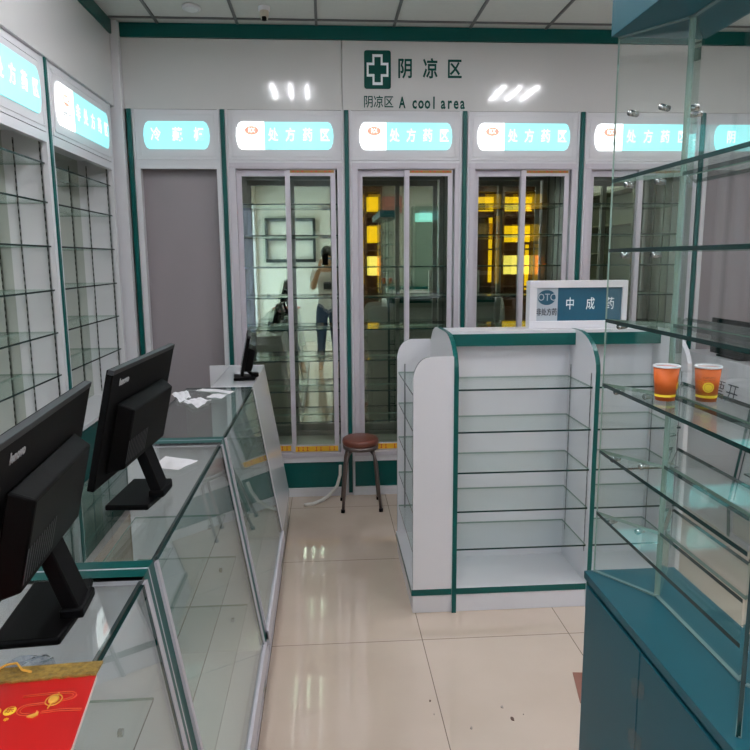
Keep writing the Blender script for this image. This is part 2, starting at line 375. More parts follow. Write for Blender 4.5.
# ------------------------------------------------------------------ shelving along the left wall
XL0 = XL
XL = XL0-.018
def Tleft(y0): return lambda u, d, z: Vector((XL+d-.012, y0+u, z))
def left_unit(y0, label):
    y1 = y0+.976; xb = XL-.20
    t = thing('wall_shelving', label, 'shelving', (XL-.1, (y0+y1)/2, 0), 'white mirrored shelving along the left wall')
    c = B()
    c.box(xb, XL, y0, y0+.02, .735, 2.446); c.box(xb, XL, y1-.02, y1, .735, 2.446); c.box(xb, XL, y0+.02, y1-.02, 2.13, 2.446-.001)
    c.box(XL-.02, XL+.004, y0+.012, y0+.04, .735, 2.446); c.box(XL-.02, XL+.004, y1-.04, y1-.002, .735, 2.446)
    c.build('carcass', WHITE, t)
    B().box(XL-.01, XL+.012, y0-.013, y0+.010, .735, 2.446).build('edge_strip', GREEN, t, bevel=.002)
    lb = lightbox(t, Tleft(y0+.04), .976-.08, 2.12, 2.435, '非处方药区', 'OTC', '非处方药')
    B().box(XL-.02, XL+.006, y0+.04, y1-.04, 2.075, 2.118).build('rail', WHITE, t, bevel=.002)
    B().box(xb-.006, xb, y0+.02, y1-.02, .735, 2.13).build('mirror_back', MIR, t)
    for z in (1.985, 1.813, 1.617, 1.418, 1.221, 1.022, .925)[:6]:
        B().gbox(xb+.002, XL-.012, y0+.022, y1-.022, z-.004, z+.004, 'Z', front='+x').build('glass_shelf', [GLS, GEDGE, GEDGEL], t)
    for y in (y0+.021, y1-.026):
        for x in (XL-.035, XL-.15):
            s_ = B(); s_.box(x-.0028, x+.0028, y, y+.005, .76, 2.1); k = 0
            z = .78
            while z < 2.08:
                s_.box(x-.002, x+.002, y-.0006, y+.0056, z, z+.018, 1); z += .034
            s_.build('shelf_standard', [STD, BLACK], t)
    B().box(xb, XL+.02, y0, y1, .715, .735).build('ledge', WHITE, t, bevel=.002)
    bb = B().box(xb, XL+.004, y0, y1, .06, .715).build('base_cabinet', GREEN, t)
    for k in (0, 1):
        B().box(XL+.004, XL+.008, y0+.03+k*.46, y0+.48+k*.46, .09, .70).build('base_door', GREEN, t, bevel=.002)
    B().box(xb, XL-.002, y0, y1, 0, .06).build('plinth', WHITE, t)
    return t
left_unit(3.40, 'left wall shelving bay next to the room corner')
left_unit(2.42, 'left wall shelving bay closest to the viewer, cut by the frame edge')
XL = XL0
# ------------------------------------------------------------------ header lettering
t = thing('cross_sign', 'dark green rounded plate with white outlined cross on the header board', 'sign', (.337, YB-.001, 2.68))
def rrect(x0, x1, z0, z1, r, n=5):
    pts = []
    for cx, cz, a0 in ((x1-r, z1-r, 0), (x0+r, z1-r, 90), (x0+r, z0+r, 180), (x1-r, z0+r, 270)):
        for k in range(n): a = D2R(a0+90*k/(n-1)); pts.append((cx+r*math.cos(a), cz+r*math.sin(a)))
    return pts
B().prism(rrect(.256, .418, 2.571, 2.792, .014), 'Y', YB-.004, YB-.0005, 0, 0).build('plate', INK, t)
def cross(w_, h_, aw, ah, cx, cz):
    return [(cx-aw, cz-h_), (cx+aw, cz-h_), (cx+aw, cz-ah), (cx+w_, cz-ah), (cx+w_, cz+ah), (cx+aw, cz+ah), (cx+aw, cz+h_), (cx-aw, cz+h_), (cx-aw, cz+ah), (cx-w_, cz+ah), (cx-w_, cz-ah), (cx-aw, cz-ah)]
B().prism(cross(.066, .088, .031, .040, .337, 2.681), 'Y', YB-.0055, YB-.004, 0, 0).build('cross_outline', WHP, t)
B().prism(cross(.054, .072, .019, .025, .337, 2.681), 'Y', YB-.007, YB-.0055, 0, 0).build('cross_field', INK, t)
B().prism(cross(.046, .062, .014, .018, .337, 2.681), 'Y', YB-.0078, YB-.007, 0, 0).build('cross', INK, t)
t = thing('wall_lettering', 'large dark green characters beside the cross on the header board', 'lettering', (.66, YB-.001, 2.68))
for ch, x in (('阴', .505), ('凉', .660), ('区', .808)):
    text('character', ch, .122, INK, t, (x, YB-.0015, 2.683), (1, 0, 0), (0, 0, 1), .002, .78, .0024)
t = thing('wall_lettering', 'small dark green bilingual line of lettering under the cross', 'lettering', (.57, YB-.001, 2.49))
text('characters', '阴凉区', .075, INK, t, (.342, YB-.0015, 2.492), (1, 0, 0), (0, 0, 1), .002, .83, .0007)
xx = .492
for wd, gap in (('A', .052), ('cool', .155), ('area', .0)):
    if wd == 'A': text('letter', 'A', .092, INK, t, (.487, YB-.0015, 2.490), (1, 0, 0), (0, 0, 1), .002, .60, .0024)
    for k, ch in enumerate(wd):
        if wd != 'A':
            base = .575 if wd == 'cool' else .752
            text('letter', ch, .098, INK, t, (base-.012+.040*k, YB-.0015, 2.490 if ch != 'l' else 2.490), (1, 0, 0), (0, 0, 1), .002, .68, .0024)
# ------------------------------------------------------------------ glass sales counters on the left
XT, XBt, XBK, ZT = -.36, -.238, -.67, .95
def fx(z): return XT + (XBt-XT)*(ZT-z)/(ZT-.19)
def counter(y0, y1, label, near='panel', far='panel', front=True, mir=False, xoff=0, sgn=1, name='glass_counter'):
    X = (lambda x: x) if not mir else (lambda x: xoff - x)
    t = thing(name, label, 'counter', ((X(XBK)+X(XT))/2, (y0+y1)/2, 0), 'slant-fronted glass counters')
    prof = [(XBK, 0), (-.25, 0), (XBt, .175), (XBt, .19), (XT, ZT), (XBK, ZT)]
    P = lambda ps: [(X(a), b) for a, b in ps]
    def endp(ya, yb, nm):
        if nm == 'panel':
            B().prism(P(prof), 'Y', ya, yb, 0, 1).build('end_panel', [WHITE, GREEN], t)
        else:
            B().prism(P([(XBK, .19), (XBt-.006, .19), (XT-.006, ZT-.008), (XBK, ZT-.008)]), 'Y', ya+.004, ya+.010, 0, 1).build('end_glass', [GLC, GEDGEL], t)
    e = .034
    endp(y0, y0+e, near); endp(y1-e, y1, far)
    ya, yb = y0+(e if near == 'panel' else .0), y1-(e if far == 'panel' else 0)
    # aluminium framing inside the ends and along the bottom of the glass
    fr = B()
    for yy0, yy1 in ((ya, ya+.016), (yb-.016, yb)):
        fr.prism(P([(XBt-.010, .19), (XBt+.008, .19), (XT+.007, ZT-.006), (XT-.010, ZT-.012)]), 'Y', yy0, yy1, 0, 0)
        fr.box(*sorted((X(XBK), X(XT-.01))), yy0, yy1, ZT-.012, ZT-.009)
    fr.prism(P([(XBt-.03, .168), (XBt+.012, .168), (XBt+.008, .222), (XBt-.002, .222), (XBt-.004, .19), (XBt-.03, .19)]), 'Y', ya, yb, 0, 0)
    fr.prism(P([(-.258, .0), (-.246, .0), (-.246, .03), (-.258, .03)]), 'Y', ya, yb, 0, 0)
    if far == 'panel': fr.prism(P(prof), 'Y', y1+.0005, y1+.0052, 0, 0)
    fr.build('aluminium_frame', ALU, t)
    B().box(*sorted((X(XBK+.01), X(-.26))), ya, yb, 0, .172).build('base', mat('base_cream', (205, 198, 192), .15), t)
    B().box(*sorted((X(XBK), X(XBt-.03))), ya, yb, .173, .19).build('deck', WHITE, t)
    B().gbox(*sorted((X(XBK), X(XT+.001))), ya, yb, ZT-.008, ZT, 'Z').build('top_glass', [GLC, GEDGE], t)
    B().prism(P([(fx(.2)-.001, .2), (fx(.2)+.005, .2), (XT+.005, ZT-.009), (XT-.001, ZT-.009)]), 'Y', ya+.017, yb-.017, 1, 1, [1, 0, 1, 0]).build('front_glass', [GLC, GEDGE], t)
    B().prism(P([(XT-.010, ZT-.016), (XT-.002, ZT-.016), (XT-.002, ZT-.009), (XT-.010, ZT-.009)]), 'Y', ya, yb, 0, 0).build('corner_seal', ALUD, t)
    for z, xf in ((.70, -.352), (.55, -.322), (.372, -.29)):
        s_ = B().gbox(*sorted((X(XBK+.02), X(xf))), ya+.014, yb-.014, z-.003, z+.003, 'Z', front='-x' if mir else '+x').build('glass_shelf', [GLS, GEDGE, GEDGEL], t)
        for yy in (ya+.1, yb-.1): B().box(*sorted((X(xf-.045), X(xf-.035))), yy-.005, yy+.005, z-.014, z-.003).build('bracket', CHROME, s_)
    return t
counter(.33, 1.33, 'nearest green-edged glass counter, a red gift bag lying on it')
counter(1.336, 2.336, 'middle glass counter with a small white slip of paper on top')
counter(2.342, 3.335, 'glass counter in front of the white boarded one, crumpled receipts on top', far='glass')
# white boarded counter at the end
t = thing('boarded_counter', 'white boarded counter with slanted glossy front at the aisle end', 'counter', (-.5, 3.65, 0))
GW = mat('glossy_white_panel', (214, 214, 218), .12)
pr = [(-.56, 0), (-.25, 0), (XBt, .19), (XT, ZT), (-.56, ZT)]
B().prism(pr, 'Y', 3.345, 4.02, 0, 0).build('body', GW, t, bevel=.002)
B().box(-.672, XT-.002, 4.021, 4.036, .0, .953).build('back_board', WHITE, t)
B().box(XBK, XBt-.005, 3.336, 3.342, .19, .944).build('end_sheet', GLC, t) if False else None
# ------------------------------------------------------------------ monitors on the counters
def monitor(label, cx, cy_, yaw, zt=1.322, zb=1.045, hw=.238, tilt=13):
    """back of the screen faces the aisle (+x)"""
    t = thing('computer_monitor', label, 'monitor', (cx, cy_, ZT+.001), 'black monitors on the left counters')
    hh = (zt-zb)/2; ky = hw/.238; kz = hh/.1385; zc = (zt+zb)/2 - ZT - .001
    R_ = Matrix.Translation((0.0, 0, zc)) @ Matrix.Rotation(D2R(tilt), 4, 'Y')
    def put(b, nm, m, par=None, bevel=0):
        o = B(); o.v, o.f, o.m, o.sm = b.v, b.f, b.m, b.sm
        return o.build(nm, m, par or t, Vector((0, 0, 0)), bevel=bevel, M=None)
    def rb(x0, x1, y0, y1, z0, z1): return B().box(x0, x1, y0, y1, z0, z1, 0, R_)
    put(rb(-.016, 0, -hw, hw, -hh, hh), 'screen_case', BLACK, bevel=.003)
    put(rb(-.0175, -.016, -hw+.015, hw-.015, -hh+.018, hh-.015), 'screen', mat('dark_screen', (12, 13, 16), .12), bevel=0)
    put(rb(-.012, .0008, -hw-.0008, hw+.0008, hh-.010, hh+.0008), 'top_edge', BLACKT, bevel=.001)
    b = B()                                    # tapered hump on the back
    q = [(-.180, -.115), (.165, -.115), (.165, .055), (-.180, .055)]; q2 = [(-.160, -.10), (.150, -.10), (.150, .042), (-.160, .042)]
    vs = [R_ @ Vector((.0, a*ky, c*kz)) for a, c in q] + [R_ @ Vector((.036, a*ky, c*kz)) for a, c in q2]
    b.add(vs, [(3, 2, 1, 0), (4, 5, 6, 7)] + [(i, (i+1) % 4, (i+1) % 4+4, i+4) for i in range(4)])
    hp = put(b, 'rear_housing', BLACK, bevel=.004)
    sl = B()
    for k in range(12): sl.box(.0365, .0372, (-.165+.012*k)*ky, (-.160+.012*k)*ky, -.085*kz, -.03*kz, 0, R_)
    put(sl, 'vent_slots', BLACKT, hp)
    lo = text('maker_mark', 'lenovo', .023, LOGO, t, Vector(t.location) + R_ @ Vector((.0018, -.160*ky, .105*kz)), (0, 1, 0), R_.to_3x3() @ Vector((0, 0, 1)), .001, 1.0, .0006)
    a = B(); n1 = [(-.02, .150+zc-.233), (.010, .142+zc-.233), (.055, .01), (.028, .01)]
    a.prism(n1, 'Y', -.020*ky, .046*ky, 0, 0)
    put(a, 'stand_arm', BLACK, bevel=.003)
    bs = B(); bs.prism([(-.070, -.085*ky), (.035, -.085*ky), (.045, .03), (.035, .13*ky), (-.070, .13*ky)], 'Z', 0, .014, 0, 0)
    put(bs, 'stand_base', BLACK, bevel=.004)
    fb = B().box(.018, .056, -.025*ky, .060*ky, .012, .03); put(fb, 'stand_foot', BLACK, bevel=.004)
    t.rotation_euler = (0, 0, D2R(yaw)); return t
monitor('black monitor seen from behind, cut by the left edge, above the red bag', -.470, 1.135, 4.5)
monitor('black monitor seen from behind in the middle of the counter row, beside the paper slip', -.470, 1.745, -3.5)
monitor('farthest black monitor, edge-on, on the white boarded counter', -.405, 3.56, 6.5, 1.185, .985, .15, 12)
# ------------------------------------------------------------------ papers, scraps
def sheet(name, pts, z, label, cat, m=PAPER, amp=.004, n=8, thick=.0006, group=None):
    """crumpled quad sheet between four corners"""
    p = [Vector((a, b, z)) for a, b in pts]; b = B(); vs = []
    for i in range(n+1):
        for j in range(n+1):
            u, v = i/n, j/n; q = p[0]*(1-u)*(1-v)+p[1]*u*(1-v)+p[2]*u*v+p[3]*(1-u)*v
            vs.append(q + Vector((0, 0, abs(math.sin(u*7+v*3)*math.cos(v*5-u*2))*amp)))
    b.add(vs, [(i*(n+1)+j, (i+1)*(n+1)+j, (i+1)*(n+1)+j+1, i*(n+1)+j+1) for i in range(n) for j in range(n)])
    c = (p[0]+p[1]+p[2]+p[3])/4; o = b.build(name, m, None, c); tag(o, label, cat, group)
    md = o.modifiers.new('thickness', 'SOLIDIFY'); md.thickness = thick; md.offset = 1; return o
ZP = ZT+.0012
sheet('paper_slip', [(-.515, 2.02), (-.435, 1.99), (-.395, 2.08), (-.505, 2.14)], ZP, 'flat white paper slip on the middle counter beside the monitor', 'paper', amp=.002)
# receipts: three curled strips
r = sheet('receipt', [(-.705, 3.17), (-.655, 3.26), (-.60, 3.08), (-.63, 2.98)], ZP, 'crumpled white receipt strip, leftmost on the far glass counter', 'paper', amp=.009)
r = sheet('receipt', [(-.615, 2.98), (-.585, 3.06), (-.500, 3.01), (-.535, 2.86)], ZP, 'curled white receipt roll end, nearest on the far glass counter', 'paper', amp=.010)
sheet('receipt', [(-.61, 3.25), (-.59, 3.30), (-.425, 3.22), (-.445, 3.16)], ZP, 'long flat white receipt at the back edge of the far glass counter', 'paper', amp=.004)
sheet('receipt', [(-.535, 3.08), (-.52, 3.16), (-.45, 3.14), (-.465, 3.05)], ZP, 'short white receipt on the far glass counter, by the slanted edge', 'paper', amp=.003)
PLA = glass('clear_film', (.86, .88, .93), 2.2)
sheet('plastic_film', [(-.52, .975), (-.45, .955), (-.41, .99), (-.44, 1.03)], ZP, 'crinkled clear plastic film between the monitor base and the red bag', 'plastic film', PLA, amp=.012)
# red gift bag lying on the near counter
t = thing('gift_bag', 'red paper gift bag with gold trim lying on the nearest counter', 'bag', (-.47, .8, ZP))
bag = [(-.66, .55), (-.325, .55), (-.322, .80), (-.341, .957), (-.66, .930)]
B().prism(bag, 'Z', ZP, ZP+.008, 0, 1).build('body', [RED, mat('bag_edge', (232, 214, 205), .6)], t, bevel=.001)
tr_ = []
N_ = 34
for k in range(N_+1):
    u = k/N_; x = -.66+(.319)*u; y = .926+.030*u; tr_.append((x, y-.004*abs(math.sin(k*1.35))))
top_ = [(-.341, .986), (-.66, .968)]
gb = B().prism(tr_+top_, 'Z', ZP+.0082, ZP+.0115, 0, 0).build('gold_trim', GOLD, t)
cr = B().tube([(-.53, .962, ZP+.0125), (-.51, .976, ZP+.014), (-.495, .958, ZP+.013), (-.478, .982, ZP+.014), (-.465, .985, ZP+.014), (-.45, .968, ZP+.013), (-.435, .962, ZP+.013)], .0018, 6).build('gold_scroll', GOLDL, gb)
zz = ZP+.009
knot = B().lathe([(.0085, 0), (.0085, .0016), (.004, .0024), (0, .0024)], (-.380, .898, zz), 24, sx=.8).build('knot_medallion', GOLDL, t)
kr = B().tube([(-.380+.0105*math.cos(k*math.pi/12), .898+.012*math.sin(k*math.pi/12), zz) for k in range(25)], .0009, 5).build('knot_ring', GOLDL, knot)
B().tube([(-.3815, .880, zz), (-.380, .898, zz), (-.3785, .913, zz)], .0011, 6).build('tassel', GOLDL, t)
B().tube([(-.402, .864, zz), (-.395, .8645, zz), (-.391, .868, zz), (-.392, .873, zz), (-.394, .876, zz)], [.0012, .003, .0026, .0016, .0005], 8).build('gold_bird', GOLDL, t)
ln = B()
arc = lambda cx, cy_, rx, ry, a0, a1: [(cx+rx*math.cos(D2R(a0+(a1-a0)*k/12)), cy_+ry*math.sin(D2R(a0+(a1-a0)*k/12)), zz) for k in range(13)]
for dd in (0, .004):
    ln.tube([(-.425, .911-dd, zz), (-.39, .915-dd, zz)] + arc(-.366, .906, .013-dd, .010-dd, 90, -80) + [(-.368, .895+dd, zz)], .0006, 5)
    ln.tube([(-.388, .894-dd, zz), (-.40, .892-dd, zz)] + arc(-.408, .879, .012-dd, .012-dd, 95, 265) + [(-.400, .866+dd, zz)], .0006, 5)
    ln.tube([(-.387, .870+dd, zz), (-.364, .8735+dd, zz), (-.336, .8725+dd, zz)], .0006, 5)
ln.build('ribbon_print', mat('ribbon_red', (222, 90, 50), .5), t)
for k, (x, y, cx_, cy_) in enumerate(((-.449, .877, -.444, .857), (-.430, .879, -.427, .860))):
    d_ = B().lathe([(.0095, 0), (.0095, .0006), (0, .0008)], (x, y, zz-.0008), 24, sx=.85).build('yellow_disc', YEL, t)
    text('disc_character', '乐', .013, RED, d_, (x, y, zz+.0004), (1, .08, 0), (-.05, 1, 0), .0004, .85)
    text('disc_caption', '中', .008, YEL, t, (cx_, cy_, zz-.0003), (1, .08, 0), (-.05, 1, 0), .0005, .85)
# ------------------------------------------------------------------ brown stool and hose
sx, sy = .200, 4.26
t = thing('stool', 'round brown vinyl stool on thin metal legs before the glass doors', 'stool', (sx, sy, 0))
B().lathe([(0, .405), (.136, .405), (.148, .415), (.150, .432), (.143, .445), (.12, .452), (0, .455)], (sx, sy, 0), 40, sx=.76, sy=.85).build('seat', SEAT, t)
B().lathe([(.134, .385), (.147, .385), (.147, .407), (.134, .407), (.134, .385)], (sx, sy, 0), 40, sx=.76, sy=.85).build('seat_ring', STEEL, t)
for a, c in ((-1, -1), (1, -1), (-1, 1), (1, 1)):
    x0, y0 = sx+a*.079, sy+c*.086; x1, y1 = sx+a*.118, sy+c*.112
    B().tube([(sx+a*.03, sy+c*.03, .378), (sx+a*.058, sy+c*.062, .380), (x0, y0, .360), (sx+a*.093, sy+c*.097, .30), (x1, y1, .006)], .0095, 10).build('leg', STEEL, t)
    B().lathe([(.013, 0), (.013, .02), (.0095, .02)], (x1, y1, 0), 12).build('rubber_foot', BLACK, t)
o = B().tube([(.075, 4.455, .215), (.072, 4.447, .15), (.05, 4.43, .08), (.0, 4.40, .03), (-.05, 4.35, .0125), (-.11, 4.29, .011), (-.16, 4.275, .011)], .011, 10).build('hose', HOSE, None, Vector((0, 4.4, 0)))
tag(o, 'short white hose curling from the cabinet base onto the floor by the stool', 'hose')
# ------------------------------------------------------------------ white display gondola
GX0, GY0, GY1 = .352, 2.865, 3.545; GS = (GY0+GY1)/2
t = thing('display_shelf_unit', 'white free-standing display unit with green-edged rounded panels and glass shelves', 'shelving', (.9, GS, 0))
GXR = 1.555
B().box(GX0+.006, GXR, GY0+.006, GY1-.006, 0, .083).build('plinth', WHITE, t, bevel=.002)
bs = B().box(GX0, GXR+.006, GY0, GY1, .084, .113, [1, 0, 1, 1, 1, 1]).build('base_shelf', [WHITE, GREEN], t)
B().box(.54, GXR, GS-.012, GS+.012, .113, 1.21).build('spine', WHITE, t)
B().box(.525, .54, GS-.24, GS+.24, .19, 1.10).build('end_spine', WHITE, t) if False else None
def panel_prof(ya, yb, z0, z1, r, rz, n=9):
    pts = [(ya, z0), (yb, z0)]
    for k in range(n): a = D2R(90*k/(n-1)); pts.append((yb-r+r*math.cos(a), z1-rz+rz*math.sin(a)))
    for k in range(n): a = D2R(90+90*k/(n-1)); pts.append((ya+r+r*math.cos(a), z1-rz+rz*math.sin(a)))
    return pts
for x in (.53, 1.137, GXR-.016):
    B().prism(panel_prof(GY0-.006, GY1+.006, 0, 1.2262, .23, .155), 'X', x, x+.020, 0, 1).build('side_panel', [WHITE, GREEN if x < 1.5 else WHITE], t)
# top boards with green fascia
for xa, xb in ((.55, 1.137), (1.157, GXR-.016)):
    B().box(xa, xb, 3.12, 3.29, 1.212, 1.2258, 0).build('top_board', WHITE, t)
    for y in (3.118, 3.28): B().box(xa, xb, y-.004, y+.012, 1.157, 1.212).build('fascia', GREEN, t)
    for z in (1.0, .815, .635, .46, .287):
        for ya, yb in ((GY0+.012, GS-.014), (GS+.014, GY1-.012)):
            B().gbox(xa+.004, xb-.004, ya, yb, z-.004, z+.004, 'Z', front='-y' if ya < GS else '+y').build('glass_shelf', [GLS, GEDGE, GEDGEL], t)
    for x in (xa+.001, xb-.003):
        for y in (GY0+.035, GS-.05, GS+.04, GY1-.045):
            s_ = B().box(x, x+.002, y, y+.006, .25, 1.06); z = .26
            while z < 1.05: s_.box(x-.0005, x+.0025, y+.002, y+.004, z, z+.016, 1); z += .032
            s_.build('shelf_standard', [STD, BLACK], t)
# low left end bay
def end_panel(ya, yb, nm):
    pts = [(GX0+.006, .113), (.53, .113), (.53, 1.145)]; r, rz = .07, .10
    for k in range(9): a = D2R(90+90*k/8); pts.append((GX0+.006+r+r*math.cos(a), 1.145-rz+rz*math.sin(a)))
    B().prism(pts, 'Y', ya, yb, 0, 0, [2, 2, 2] + [1]*9).build(nm, [WHITE, mat('grey_edging', (96, 108, 112), .4), WHITE], t)
end_panel(GY0, GY0+.016, 'end_bay_panel'); end_panel(GY1-.016, GY1, 'end_bay_panel')
for z in (.975, .815, .635, .445, .262):
    B().gbox(GX0+.012, .528, GY0+.018, GY1-.018, z-.004, z+.004, 'Z', front='-x').build('end_glass_shelf', [GLS, GEDGE, GEDGEL], t)
for y in (GY0+.017, GY1-.019):
    for x in (GX0+.045, .49):
        B().box(x-.004, x+.004, y, y+.002, .25, 1.02).build('shelf_standard', STD, t)
# sign box on the unit
t = thing('sign_box', 'white framed sign box with blue panel standing on the display unit', 'sign', (1.165, 3.2, 1.227))
f = B(); X0, X1, Z0, Z1, Y0, Y1 = .935, 1.398, 1.2268, 1.446, 3.175, 3.235
f.box(X0, X1, Y0, Y1, Z0, Z0+.034); f.box(X0, X1, Y0, Y1, Z1-.032, Z1); f.box(X0, X0+.034, Y0, Y1, Z0+.034, Z1-.032); f.box(X1-.024, X1, Y0, Y1, Z0+.034, Z1-.032)
f.build('frame', WHITE, t, bevel=.002)
cut = X0+.034+.102
B().box(X0+.034, cut, Y0+.012, Y1-.012, Z0+.034, Z1-.032).build('grey_panel', SIGNG, t)
B().box(cut, X1-.024, Y0+.012, Y1-.012, Z0+.034, Z1-.032).build('blue_panel', SIGNB, t)
ov = B().prism([(X0+.034+.049+.042*math.cos(k*math.pi/14), 1.369+.0345*math.sin(k*math.pi/14)) for k in range(28)], 'Y', Y0+.0105, Y0+.012, 0, 0).build('oval', SIGNB, t)
text('oval_letters', 'OTC', .047, SIGNG, ov, (X0+.083, Y0+.0095, 1.369), (1, 0, 0), (0, 0, 1), .001, .85)
text('small_characters', '非处方药', .036, DARKINK, t, (X0+.084, Y0+.011, 1.300), (1, 0, 0), (0, 0, 1), .001, .68, .0005)
for ch, x in (('中', cut+.058), ('成', cut+.155), ('药', cut+.248)):
    text('character', ch, .060, WHP, t, (x, Y0+.011, 1.336), (1, 0, 0), (0, 0, 1), .001, .72, .0002)
# ------------------------------------------------------------------ tall glass showcase on teal cupboard
t = thing('glass_showcase', 'tall clear glass showcase with shelves on a blue teal cupboard', 'showcase', (.727, .95, 0))
CX = .727; bx0, bx1, by0, by1 = .614, .840, .34, 1.562
B().box(bx0+.008, bx1-.008, by0+.01, by1-.008, .06, .780).build('cupboard', TEAL, t)
B().box(bx0+.012, bx1-.012, by0+.02, by1-.012, 0, .06).build('toe_kick', GEDGE, t)
B().box(bx0, bx1, by0, by1, .781, .80).build('cupboard_top', TEAL, t, bevel=.001)
for ya, yb in ((.958, 1.2505), (1.2555, 1.548), (.362, .6485), (.6535, .95)):
    B().box(bx0+.001, bx0+.008, ya, yb, .075, .768).build('cupboard_door', TEAL, t, bevel=.0012)
B().box(bx0+.0045, bx0+.0075, 1.2506, 1.2554, .075, .768).build('door_gap', ALUD, t)
TAPE = glass('clear_tape', (.93, .945, .95), .35)
for zc in (.69, .575):
    b = B(); b.prism([(1.222, zc+.026), (1.263, zc+.018), (1.283, zc+.003), (1.281, zc-.022), (1.266, zc-.030), (1.227, zc-.008)], 'X', bx0-.0005, bx0+.0005, 0, 0); b.build('clear_tape', TAPE, t)
B().box(.621, .833, by0, by1, 2.016, 2.09).build('header', TEAL, t, bevel=.0015)
P1, P2, P3 = (.637, 1.556), (CX, 1.420), (2*CX-.637, 1.556); Q1, Q2, Q3 = (.637, .955), (CX, 1.091), (2*CX-.637, .955)
def pane(a, b, z0, z1, nm, th=.0065, mats=None):
    a, b = Vector(a), Vector(b); d = (b-a).normalized(); n = Vector((-d.y, d.x))*th/2
    B().prism([tuple(a-n), tuple(b-n), tuple(b+n), tuple(a+n)], 'Z', z0, z1, 1, 0, [0, 1, 0, 1]).build(nm, mats or [GLC, GEDGEL], t)
for a, b, nm in ((P1, P2, 'end_glass'), (P3, P2, 'end_glass'), (Q1, Q2, 'end_glass'), (Q3, Q2, 'end_glass')):
    m_ = [GLC, GEDGE] if a in (Q1, Q3) else [GLC, GEDGEL]
    pane(a, (b[0]+(-.004 if a[0] < CX else .004), b[1]), .8005, 2.0155, nm, mats=m_)
pane(P2, Q2, .8005, 2.0155, 'centre_glass')
SIL = mat('silicone', (100, 122, 122), .4)
for a, b in ((P1, P2), (P3, P2), (P2, Q2), (Q1, Q2), (Q3, Q2)):
    a, b = Vector(a), Vector(b); d = (b-a).normalized(); n = Vector((-d.y, d.x))*.0045; b = b - d*(.0 if a.x == b.x else .006)
    for z in (.8003, 2.0125): B().prism([tuple(a-n), tuple(b-n), tuple(b+n), tuple(a+n)], 'Z', z, z+.003, 0, 0).build('silicone_bead', SIL, t)
SZ = [1.715, 1.565, 1.409, 1.261, 1.103, .952]
for z in SZ:
    for sgn in (1, -1):
        mx_ = lambda p: (CX + (p[0]-CX)*sgn, p[1]) if sgn == 1 else (2*CX-p[0], p[1])
        pts = [mx_(p) for p in ((.632, 1.548), (CX-.006, 1.410), (CX-.006, 1.101), (.632, .963))]
        s_ = B().prism(pts, 'Z', z-.004, z+.004, 0, 1, [2, 1 if sgn == 1 else 2, 2, 1]).build('glass_shelf', [GLS, GEDGE, GEDGEL], t)
# shelf pegs: also at the empty top level
for z in [1.862] + SZ:
    for u in (.28, .72):
        for A_, B_ in ((P1, P2), (P3, P2), (Q1, Q2), (Q3, Q2)):
            if z != 1.862 and A_ in (P3, Q3, Q1) : continue
            a, b = Vector(A_), Vector(B_); p = a.lerp(b, u); inn = -1 if A_ in (P1, P3) else 1; d = Vector((0, inn))
            n = Vector((-(b-a).y, (b-a).x)).normalized()
            if n.y*inn < 0: n = -n
            q0 = Vector((p.x, p.y, z-.0105)) - Vector((n.x, n.y, 0))*.008; q1 = Vector((p.x, p.y, z-.0105)) + Vector((n.x, n.y, 0))*.018
            B().tube([q0, q1], .0065, 14).build('shelf_peg', CHROME, t)
# ------------------------------------------------------------------ paper cups
def cup(label, x, y, turn):
    z = 1.2655; t = thing('paper_cup', label, 'cup', (x, y, z), 'orange paper cups on the glass shelf')
    h = .070; R0, R1 = .0190, .0250
    rr = lambda v: R0+(R1-R0)*v/h
    B().lathe([(0, .003), (R0-.001, .003), (R0, 0), (rr(.068), .068), (R1-.0012, .068), (R0-.001, .005), (0, .004)], (x, y, z), 40).build('body', ORANGE, t)
    B().lathe([(R1-.0014, .067), (R1+.0012, .067), (R1+.0016, .069), (R1+.0008, .071), (R1-.0012, .070), (R1-.0014, .067)], (x, y, z), 40).build('rim', PAPER, t)
    B().lathe([(rr(.066)-.0014, .066), (R0-.0006, .006), (0, .0055)], (x, y, z), 40).build('lining', PAPER, t)
    B().lathe([(rr(.008)+.0003, .008), (rr(.013)+.0003, .013)], (x, y, z), 40).build('yellow_band', YEL, t)
    def decal(r_, v0, nm, m, lift):                     # round logo wrapped on the wall
        b = B(); n = 16; vs = []
        for k in range(n):
            a = 2*math.pi*k/n; v = v0 + r_*math.sin(a); ang = D2R(turn) + r_*math.cos(a)/rr(v0); q = rr(v)+lift
            vs.append((x+q*math.cos(ang), y+q*math.sin(ang), z+v))
        v = v0; vs.append((x+(rr(v)+lift+.0003)*math.cos(D2R(turn)), y+(rr(v)+lift+.0003)*math.sin(D2R(turn)), z+v))
        b.add(vs, [(k, (k+1) % n, n) for k in range(n)]); return b.build(nm, m, t)
    decal(.0105, .030, 'round_logo', YEL, .0005); decal(.0080, .030, 'logo_ring', mat('logo_orange', (214, 160, 40), .5), .0010); decal(.0066, .030, 'logo_field', YEL, .0014)
    mk = B()
    for k, v in enumerate((.050, .0475, .0435)):
        for a in range(-26, 27, 4):
            if (a//4+k) % 5 == 0: continue
            an = D2R(turn+a); an2 = D2R(turn+a+2.6); q = rr(v)+.0004
            mk.add([(x+q*math.cos(an), y+q*math.sin(an), z+v), (x+q*math.cos(an2), y+q*math.sin(an2), z+v), (x+q*math.cos(an2), y+q*math.sin(an2), z+v+.0012), (x+q*math.cos(an), y+q*math.sin(an), z+v+.0012)], [(0, 1, 2, 3)])
    mk.build('printed_lines', mat('cup_ink', (110, 45, 20), .5), t)
cup('orange paper cup nearer the showcase end, its logo turned to the right', .680, 1.345, -25)
cup('orange paper cup on the right, its round yellow logo facing out', .757, 1.328, -112)
